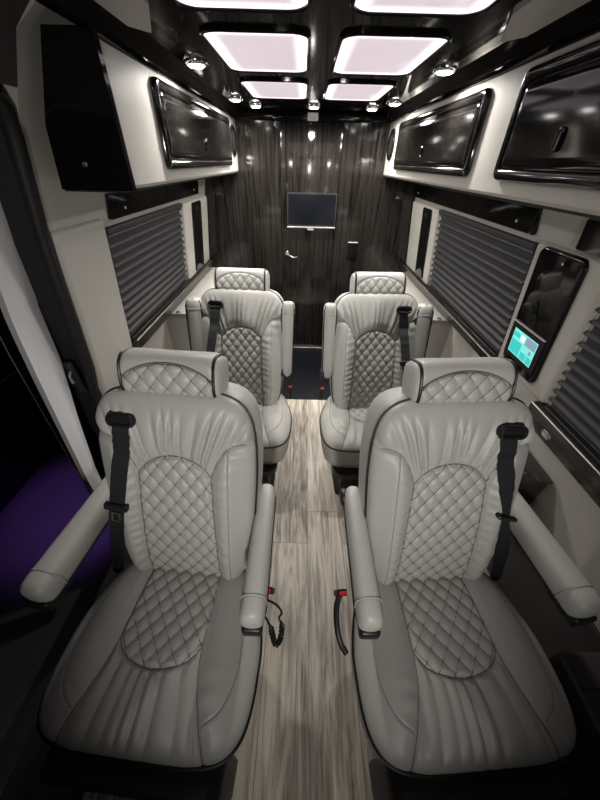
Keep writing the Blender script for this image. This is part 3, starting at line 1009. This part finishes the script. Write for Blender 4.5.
def cush_height(X, Y):
    Yf = CY * 0 - Y - 0.0 + 0.0       # forward coordinate
    F_ = -(Y - CY)                    # + towards the front, -0.238..0.238
    v = F_ / CH
    u = X / cush_hw(v)
    r = (np.abs(u) ** 5.2 + np.abs(v) ** 5.2) ** (1 / 5.2)
    h = 0.058 * (1 - np.clip(r, 0, 1) ** 5.5) ** (1 / 2.0)
    h = h + 0.012 * np.exp(-((np.abs(X) - 0.19) / 0.05) ** 2) * sstep(0.24, 0.05, F_)
    h = h - 0.012 * sstep(0.02, 0.24, F_)
    q = inside(X, F_, C_Q); pz = inside(X, F_, C_P)
    d = np.minimum(seg_dist(X, F_, C_ARC), np.minimum(seg_dist(np.abs(X), F_, C_SIDE), seg_dist(np.abs(X), F_, C_FR)))
    edge = sstep(0, 0.014, d)
    h = h + np.where(q, quilt(X, F_ + 0.02, 0.047, 0.057, 0.0085) * (0.35 + 0.65 * edge), 0)
    da = seg_dist(X, F_, C_ARC)
    ang = np.arctan2(X, F_ + 0.42)
    ph = 88 * ang + 2.0 * np.sin(ang * 17 + 1) + 5 * lownoise(X * 0.3, F_, 14, 21)
    env = (np.exp(-(da / 0.11) ** 1.5) + 0.45 * sstep(0.10, 0.2, F_) * sstep(0.236, 0.2, F_)) * sstep(0.003, 0.02, d)
    pl = 0.0102 * env * (0.70 + 0.30 * np.sin(ang * 21 + 0.7)) * (np.abs(np.sin(ph * 0.5)) * 2 - 1)
    h = h + np.where(pz, 0.006 * sstep(0, 0.05, d) + pl, 0)
    bol = (~q) & (~pz)
    wr = 0.0016 * np.sin(F_ * 130 + 30 * np.abs(X) + 5 * lownoise(X, F_, 18, 25)) * np.exp(-((np.abs(X) - 0.165) / 0.03) ** 2) * sstep(0.0, 0.12, F_)
    h = h + np.where(bol, 0.006 * sstep(0, 0.03, d) + wr, 0)
    h = h - 0.006 * np.exp(-(d / 0.0045) ** 2)
    ds = seg_dist(np.abs(X), F_, C_ST)
    h = h - np.where(bol, 0.0024 * np.exp(-(ds / 0.003) ** 2), 0)
    h = h + 0.003 * lownoise(X, F_, 24, 31) * (1 - np.clip(r, 0, 1) ** 6)
    return h


CZ0 = 0.428
me_cush, rim_c = shell_mesh('seat_cushion', 210, 200, lambda U, V: (U * cush_hw(V), CY - V * CH), 5.2, cush_height, lambda x, y, h: (x, y, CZ0 + h),
                            [(1.004, -0.006), (1.006, -0.03), (0.995, -0.072), (0.975, -0.084), (0.982, -0.092), (0.965, -0.125), (0.94, -0.155), (0.88, -0.165), (0.6, -0.166)], M['seat'])
q = MB(); q.tube([(x * 1.004, CY + (y - CY) * 1.004, z - 0.001) for x, y, z in rim_c][::3], 0.0048, n=7, closed=True)
me_cushpipe = mesh_of(q, 'piping', M['piping'])

# --- headrest bolster: cross-section loft along x
def head_mesh():
    HWD = 0.126
    na, nx = 120, 110
    verts, faces = [], []
    xs = np.linspace(-HWD, HWD, nx)
    th = np.linspace(0, 2 * PI, na, endpoint=False)
    # section: centre (0,0), a = forward, b = up ; superellipse, taller than deep
    pw = 2.0 / 3.0
    sa = np.sign(np.cos(th)) * np.abs(np.cos(th)) ** pw * 0.052
    sb = np.sign(np.sin(th)) * np.abs(np.sin(th)) ** pw * 0.060
    arc = smooth_pl([(-0.130, -0.010), (-0.095, 0.016), (-0.05, 0.034), (0, 0.040), (0.05, 0.034), (0.095, 0.016), (0.130, -0.010)])
    qp = arc + [(0.13, -0.2), (-0.13, -0.2)]
    # arc-length coordinate around the section measured from the front middle
    seg = np.hypot(np.diff(np.append(sa, sa[0])), np.diff(np.append(sb, sb[0])))
    s = np.concatenate([[0], np.cumsum(seg)[:-1]]); tot = seg.sum()
    s = np.where(s > tot / 2, s - tot, s)
    XX, SS = np.meshgrid(xs, s, indexing='ij')
    qn = inside(XX, SS, qp) & (SS > -0.115)
    d = seg_dist(XX, SS, arc)
    rim = sstep(0, 0.012, HWD - np.abs(XX))
    h = np.where(qn, quilt(XX, SS + 0.03, 0.046, 0.056, 0.0070) * (0.3 + 0.7 * sstep(0, 0.014, d)) * rim, 0.004 * sstep(0, 0.03, d) * rim)
    h -= 0.0055 * np.exp(-(d / 0.004) ** 2) * (SS > -0.1)
    h += 0.0025 * lownoise(XX, SS, 30, 41) * rim
    for i in range(nx):
        taper = 1.0 - 0.03 * (abs(xs[i]) / HWD) ** 6
        for j in range(na):
            L = math.hypot(sa[j], sb[j])
            k = taper * (1 + h[i, j] / L)
            verts.append((xs[i], -sa[j] * k, sb[j] * k))
    for i in range(nx - 1):
        for j in range(na):
            k = (j + 1) % na
            faces.append((i * na + j, i * na + k, (i + 1) * na + k, (i + 1) * na + j))
    # domed end caps
    for sgn, row in ((-1, 0), (1, nx - 1)):
        prev = [row * na + j for j in range(na)]
        for sc, dx in ((0.93, 0.009), (0.75, 0.014), (0.4, 0.017)):
            base = len(verts)
            for j in range(na):
                verts.append((sgn * (HWD + dx), -sa[j] * 0.97 * sc, sb[j] * 0.97 * sc))
            cur = list(range(base, base + na))
            for j in range(na):
                k = (j + 1) % na
                faces.append((prev[j], prev[k], cur[k], cur[j]))
            prev = cur
        faces.append(tuple(prev))
    me = bpy.data.meshes.new('headrest')
    me.from_pydata(verts, [], faces)
    bm = bmesh.new(); bm.from_mesh(me); bmesh.ops.recalc_face_normals(bm, faces=bm.faces); bm.to_mesh(me); bm.free()
    me.materials.append(M['seat'])
    me.polygons.foreach_set('use_smooth', [True] * len(me.polygons))
    pip = []
    for sgn in (-1, 1):
        q = MB(); q.tube([(sgn * HWD, -sa[j] * 0.985, sb[j] * 0.985) for j in range(0, na, 2)], 0.0042, n=7, closed=True)
        pip.append(mesh_of(q, 'piping', M['piping']))
    order = np.argsort(s)
    pts = []
    for ax_, as_ in arc:
        if abs(ax_) > HWD - 0.002: continue
        pts.append((ax_, -(np.interp(as_, s[order], sa[order]) + 0.0002), np.interp(as_, s[order], sb[order])))
    q = MB(); q.tube(pts, 0.0014, n=5); pip.append(mesh_of(q, 'seam', M['thread']))
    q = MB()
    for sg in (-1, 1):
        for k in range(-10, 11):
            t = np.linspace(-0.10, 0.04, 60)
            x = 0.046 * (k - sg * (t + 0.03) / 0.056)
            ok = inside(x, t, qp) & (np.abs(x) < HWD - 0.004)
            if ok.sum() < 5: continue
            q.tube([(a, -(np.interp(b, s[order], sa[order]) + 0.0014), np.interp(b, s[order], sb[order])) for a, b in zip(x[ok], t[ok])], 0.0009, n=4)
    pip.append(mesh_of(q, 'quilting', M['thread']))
    return me, pip


me_head, me_headpipe = head_mesh()
q = MB()
q.tube([(0, 0.03, -0.10), (0, 0.03, 0.0)], 0.006)

def seam_mesh(name, pls, hf, place, lim=None):
    q = MB()
    for pl in pls:
        pts = []
        for a, b in pl:
            if lim and not lim(a, b): continue
            h = float(hf(np.array([a]), np.array([b]))[0])
            pts.append(place(a, b, h + 0.0006))
        if len(pts) > 2: q.tube(pts, 0.0013, n=5)
    return q


def seam_set(pls, hf, place, lim=None):
    return [mesh_of(seam_mesh('seam', [pl], hf, place, lim), 'seam', M['thread'] if i < 5 else M['thread_pale']) for i, pl in enumerate(pls)]


def quilt_threads(poly, hf, place, cw, ch, y0, ylim, xlim=0.13):  # stitch tubes whose dark colour adds shade along the quilt valleys
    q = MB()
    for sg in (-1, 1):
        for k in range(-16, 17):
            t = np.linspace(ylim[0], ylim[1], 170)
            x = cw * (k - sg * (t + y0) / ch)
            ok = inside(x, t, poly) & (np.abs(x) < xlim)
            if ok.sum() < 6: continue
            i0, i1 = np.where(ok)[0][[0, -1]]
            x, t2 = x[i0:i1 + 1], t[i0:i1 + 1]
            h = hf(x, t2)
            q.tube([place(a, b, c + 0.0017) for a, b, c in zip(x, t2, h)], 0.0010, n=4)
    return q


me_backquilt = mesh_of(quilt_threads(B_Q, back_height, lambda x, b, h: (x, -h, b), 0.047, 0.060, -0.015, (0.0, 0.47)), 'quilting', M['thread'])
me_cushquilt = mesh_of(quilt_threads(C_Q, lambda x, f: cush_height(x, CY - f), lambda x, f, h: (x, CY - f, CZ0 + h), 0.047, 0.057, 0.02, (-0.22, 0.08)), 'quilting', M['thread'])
me_backseams = seam_set([B_ARCH, B_SIDE, mir(B_SIDE), B_SHO, mir(B_SHO), B_STITCH, mir(B_STITCH)], back_height, lambda x, b, h: (x, -h, b),
                        lambda x, b: abs(x) < 0.214 and b > 0.0)
me_cushseams = seam_set([C_ARC, C_SIDE, mir(C_SIDE), C_FR, mir(C_FR), C_ST, mir(C_ST)], lambda x, f: cush_height(x, CY - f), lambda x, f, h: (x, CY - f, CZ0 + h),
                        lambda x, f: -0.22 < f < 0.226)
me_post = mesh_of(q, 'headrest_posts', M['steel'])

# --- armrest: from pivot (origin) along -y
def arm_mesh():
    L = 0.385
    q = MB(); loops = []
    n = 30
    st = [(0.030, 0.10), (0.022, 0.45), (0.010, 0.78), (-0.005, 0.95), (-0.03, 1.0), (-0.15, 1.0), (-0.28, 1.0), (-0.325, 1.0)]
    fr = [(-0.332, 0.985), (-0.338, 1.0), (-0.352, 0.99), (-0.366, 0.95), (-0.377, 0.84), (-0.383, 0.66), (-0.386, 0.30)]
    for y, s in st + fr:
        t = min(max(-y / L, 0), 1)
        w_ = (0.030 + 0.004 * t) * s; hh = (0.047 + 0.002 * t) * s
        drop = -0.008 * t
        ring = []
        for k in range(n):
            a = 2 * PI * k / n
            ca, sa_ = math.cos(a), math.sin(a)
            p_ = 2 / 2.6
            ring.append(Vector((math.copysign(abs(ca) ** p_, ca) * w_, y, math.copysign(abs(sa_) ** p_, sa_) * hh + drop)))
        loops.append(ring)
    q.loops(loops)
    pad_ = mesh_of(q, 'armrest_pad', M['seat'], 80)
    # black piping down one side, round the front underside
    p = MB()
    sp_ = lambda sx: [(sx * (0.0295 + 0.004 * (-y / L)), y, -0.026 - 0.008 * (-y / L)) for y in np.linspace(0.0, -0.31, 14)] + [(sx * 0.032, -0.345, -0.034), (sx * 0.025, -0.372, -0.036)]
    p.tube(sp_(-1) + [(0, -0.384, -0.037)] + sp_(1)[::-1], 0.0032, n=6)
    p_ = mesh_of(p, 'piping', M['piping'])
    c = MB(); c.box(-0.027, 0.027, -0.394, -0.30, -0.064, -0.022, bev=0.009)
    c_ = mesh_of(c, 'armrest_base', M['plastic'])
    hm = MB(); hm.cyl((-0.040, 0.0, -0.012), (1, 0, 0), 0.03, 0.02, prof=[(0.026, 0), (0.030, 0.004), (0.030, 0.016), (0.026, 0.02)], n=20)
    h_ = mesh_of(hm, 'hinge', M['plastic'])
    return pad_, p_, c_, h_


me_arm, me_armpipe, me_armbase, me_hinge = arm_mesh()
# stitched seam ring near the front of the arm
q = MB()
ringp = []
for k in range(40):
    a = 2 * PI * k / 40; ca, sa_ = math.cos(a), math.sin(a); p_ = 2 / 2.6
    ringp.append((math.copysign(abs(ca) ** p_, ca) * 0.0338, -0.331, math.copysign(abs(sa_) ** p_, sa_) * 0.0492 - 0.0069))
q.tube(ringp, 0.0016, n=6, closed=True)
me_armseam = mesh_of(q, 'seam', M['seat'])

# --- seat base
q = MB(); q.loops([rr_outline(0.44, 0.40, 0.06, 0, 0.268), rr_outline(0.44, 0.40, 0.06, 0.0, 0.23), rr_outline(0.44, 0.40, 0.06, 0.05, 0.19), rr_outline(0.44, 0.40, 0.06, 0.06, 0.07), rr_outline(0.44, 0.40, 0.06, 0.03, 0.036)])
me_base = mesh_of(q, 'pedestal', M['plastic'])

q = MB(); rr_slab(q, 0.47, 0.34, 0.05, [(0.012, -0.045), (0, -0.035), (0, 0.035), (0.006, 0.045), (0.02, 0.05)], frame_mat((0, -0.245, 0.215), (1, 0, 0), (0, 0, 1)))
me_leg = mesh_of(q, 'leg_rest', M['darkleather'])  # charcoal colour carries the shade on the skirt under the cushion front

RECL = math.radians(-17)
BACK_M = Matrix.Translation((0, 0.208, 0.455)) @ Matrix.Rotation(RECL, 4, 'X')


def put(me, name, parent, mat=None):
    o = bpy.data.objects.new(name, me)
    COL.objects.link(o)
    o.parent = parent
    if mat is not None: o.matrix_local = mat
    return o


def back_h(x, b):
    return float(back_height(np.array([x]), np.array([b]))[0])


def strip_mesh(name, rows, mat, thick=0.0016):
    """rows = list of (left, right, normal)"""
    q = MB(); loops = []
    for l, r, nrm in rows:
        l = Vector(l); r = Vector(r); nrm = Vector(nrm).normalized()
        loops.append([l, l.lerp(r, 0.5) , r, r - nrm * thick, l - nrm * thick])
    q.loops(loops)
    return q.build(name, mat, None, angle=50)


def seat_belt(parent, out, twisted, mat):
    """belt slot near the outer shoulder, webbing down to the outer hip; backrest-local then chair coords"""
    cb = 0.578; cx = out * 0.126
    hz = back_h(cx, cb)
    bm_ = BACK_M @ frame_mat((cx, -hz - 0.009, cb), (1, 0, -0.02), (0, 0.10, 1))
    q = MB(); rr_slab(q, 0.082, 0.040, 0.019, [(0, 0), (0, 0.006), (0.003, 0.010), (0.008, 0.011), (0.012, 0.007), (0.013, 0.003)])
    bz_ = q.build('belt_bezel', M['plastic'], parent); bz_.matrix_local = bm_
    rows = []
    N_ = 46
    for i in range(N_ + 1):
        t = i / N_
        if t < 0.80:
            f = t / 0.80
            b = cb - 0.004 - f * 0.43
            x = out * (0.126 + 0.078 * f ** 1.25)
            wd = 0.0235 * (1 - 0.55 * (math.exp(-((f - 0.62) / 0.16) ** 2) if twisted else 0))
            xs_ = [x + k * wd for k in (-1, -0.5, 0, 0.5, 1)]
            hh = max(back_h(max(-0.195, min(0.195, xx)), b) for xx in xs_) + 0.004
            hh = max(hh, 0.045 + 0.012 * f)
            if i == 0: hh -= 0.001
            l = BACK_M @ Vector((x - wd, -hh, b)); r = BACK_M @ Vector((x + wd, -hh, b + out * 0.0))
            rows.append((l, r, BACK_M.to_3x3() @ Vector((0, -1, 0))))
            last = (x, hh, b, wd)
        else:
            f = (t - 0.80) / 0.20
            p0 = BACK_M @ Vector((last[0], -last[1], last[2])); p1 = Vector((out * 0.272, 0.175, 0.40))
            c = p0.lerp(p1, f)
            wd = last[3] + (0.0235 - last[3]) * f
            rows.append((c + Vector((-wd, 0.0, 0)), c + Vector((wd, 0.010 * f * out, 0)), (0, -1, 0.1)))
    wb = strip_mesh('belt_webbing', rows, mat)
    wb.parent = parent
    # tongue
    l, r, nrm = rows[int(N_ * 0.52)]
    c = (Vector(l) + Vector(r)) / 2
    tilt = out * (0.35 if twisted else -0.12)
    mt = frame_mat(c + Vector((0, -0.003, 0)), Vector((1, 0, -tilt)), BACK_M.to_3x3() @ Vector((0, 0, 1)))
    q = MB(); rr_slab(q, 0.070, 0.014 if twisted else 0.024, 0.006, [(0, -0.006), (0, 0.004), (0.003, 0.007)])
    tg = q.build('belt_tongue', M['plastic'], wb); tg.matrix_local = mt
    if not twisted:
        q = MB(); fr_ = [(0, 0.001), (0, 0.004), (0.004, 0.004), (0.004, 0.001)]
        rr_slab(q, 0.026, 0.034, 0.004, fr_, Matrix.Translation((0, -0.036, 0)), cap0=False, cap1=False)
        m_ = q.build('tongue_plate', M['steel'], wb); m_.matrix_local = mt


def chair(x, y, rz, label, out, raised, twisted=False, beltmat=None):
    e = empty('captain_chair', label, 'captain chair', (x, y, -0.035 if raised else 0), rz, 'grey leather captain chairs')
    put(me_base, 'pedestal', e, Matrix.Translation((0, 0.06 if raised else 0, 0)))
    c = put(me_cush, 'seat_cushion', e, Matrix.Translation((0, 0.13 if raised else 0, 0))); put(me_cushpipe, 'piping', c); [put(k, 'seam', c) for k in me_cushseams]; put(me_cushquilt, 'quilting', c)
    if not raised: put(me_leg, 'leg_rest', e)
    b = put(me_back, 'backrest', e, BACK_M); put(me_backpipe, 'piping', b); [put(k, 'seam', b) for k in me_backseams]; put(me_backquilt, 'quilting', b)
    hm = BACK_M @ Matrix.Translation((0, 0.026, 0.695)) @ Matrix.Rotation(math.radians(-3), 4, 'X')
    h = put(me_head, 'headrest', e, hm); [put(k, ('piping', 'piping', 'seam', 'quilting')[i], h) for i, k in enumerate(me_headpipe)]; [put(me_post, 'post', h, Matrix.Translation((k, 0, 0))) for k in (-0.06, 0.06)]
    for s in (-1, 1):
        if raised:
            am = Matrix.Translation((s * 0.250, 0.275, 0.665)) @ Matrix.Rotation(math.radians(-106), 4, 'X')
        else:
            # keep the arms parallel to the aisle although the chair is turned slightly
            am = Matrix.Translation((s * (0.290 if s == out else 0.246), 0.384, 0.668)) @ Matrix.Rotation(-rz * 0.9 + (out * math.radians(7) if s == out else 0), 4, 'Z')
        a = put(me_arm, 'armrest', e, am @ Matrix.Scale(1.28 if s == out else 1.0, 4, (1, 0, 0)))
        put(me_armpipe, 'piping', a)
        if not raised: put(me_armbase, 'armrest_base', a)
        put(me_hinge, 'hinge', a); put(me_armseam, 'seam', a)
    # buckle on the aisle side
    i = -out
    q = MB(); rr_slab(q, 0.028, 0.020, 0.005, [(0, -0.11), (0, 0.0), (0.003, 0.004)])
    bk = q.build('belt_buckle', M['plastic'], e); bk.matrix_local = Matrix.Translation((i * (0.262 if raised else 0.286 if out < 0 else 0.305), 0.33 if raised else 0.135, 0.512)) @ Matrix.Rotation(math.radians(18), 4, 'X')
    q = MB(); rr_slab(q, 0.023, 0.012, 0.004, [(0, 0.002), (0, 0.010), (0.002, 0.013)], Matrix.Translation((0, -0.002, 0)))
    q.build('release_button', M['red'], bk)
    seat_belt(e, out, twisted, beltmat or M['belt'])
    return e


R4 = math.radians(4.0)
chair(-0.430, 0.257, -R4 * 1.2, 'grey quilted leather captain chair at the left front, black belt across its left shoulder', -1, False)
cr_ = chair(0.418, 0.252, R4 * 1.0, 'grey quilted leather captain chair at right front, before the lit touchscreen', 1, False, True)
chair(-0.382, 1.19, -R4 * 0.6, 'grey quilted leather captain chair at the left rear with raised armrests', -1, True, False, M['belt_lit'])
chair(0.368, 1.18, R4 * 0.6, 'grey quilted leather captain chair at the right rear with raised armrests', 1, True, False, M['belt_lit'])

# coiled black cord hanging by the left front chair's aisle arm
e = empty('coiled_cord', 'black coiled cord looping over the aisle beside the left front chair', 'cord', (-0.135, 0.31, 0.40))
path = smooth_pl([(0, 0), (1, 0)])
ctrl = [Vector(p) for p in ((-0.150, 0.355, 0.475), (-0.125, 0.345, 0.487), (-0.100, 0.335, 0.478), (-0.088, 0.325, 0.450), (-0.096, 0.315, 0.435), (-0.086, 0.300, 0.42), (-0.090, 0.275, 0.385), (-0.103, 0.262, 0.37), (-0.113, 0.275, 0.39), (-0.122, 0.295, 0.42), (-0.140, 0.315, 0.45))]
def catmull(P, n):
    P = [P[0] * 2 - P[1]] + P + [P[-1] * 2 - P[-2]]; out = []
    for i in range(1, len(P) - 2):
        for k in range(n):
            t = k / n
            out.append(0.5 * ((2 * P[i]) + (-P[i - 1] + P[i + 1]) * t + (2 * P[i - 1] - 5 * P[i] + 4 * P[i + 1] - P[i + 2]) * t * t + (-P[i - 1] + 3 * P[i] - 3 * P[i + 1] + P[i + 2]) * t ** 3))
    out.append(P[-2]); return out
cp_ = catmull(ctrl, 40)
hel = []
for i, p in enumerate(cp_):
    f = i / (len(cp_) - 1)
    amp = 0.0065 * min(1, max(0, (f - 0.45) / 0.05)) * min(1, max(0, (0.93 - f) / 0.05))
    t = (cp_[min(i + 1, len(cp_) - 1)] - cp_[max(i - 1, 0)]).normalized()
    a = t.orthogonal().normalized(); bb = t.cross(a)
    hel.append(p + (a * math.cos(i * 0.55) + bb * math.sin(i * 0.55)) * amp)
q = MB(); q.tube(hel, 0.0036, n=6)
o = q.build('cord', M['plastic'], e); o.matrix_parent_inverse = Matrix.Translation(e.location).inverted()
# strap loop by the right front chair
ctrl = [Vector(p) for p in ((0.096, 0.365, 0.50), (0.092, 0.355, 0.49), (0.087, 0.335, 0.46), (0.090, 0.30, 0.42), (0.100, 0.265, 0.395), (0.118, 0.240, 0.385))]
q = MB(); q.tube(catmull(ctrl, 10), 0.0095, n=8)
o = q.build('buckle_strap', M['plastic'], cr_)
o.matrix_parent_inverse = (Matrix.Translation(cr_.location) @ Matrix.Rotation(cr_.rotation_euler.z, 4, 'Z')).inverted()
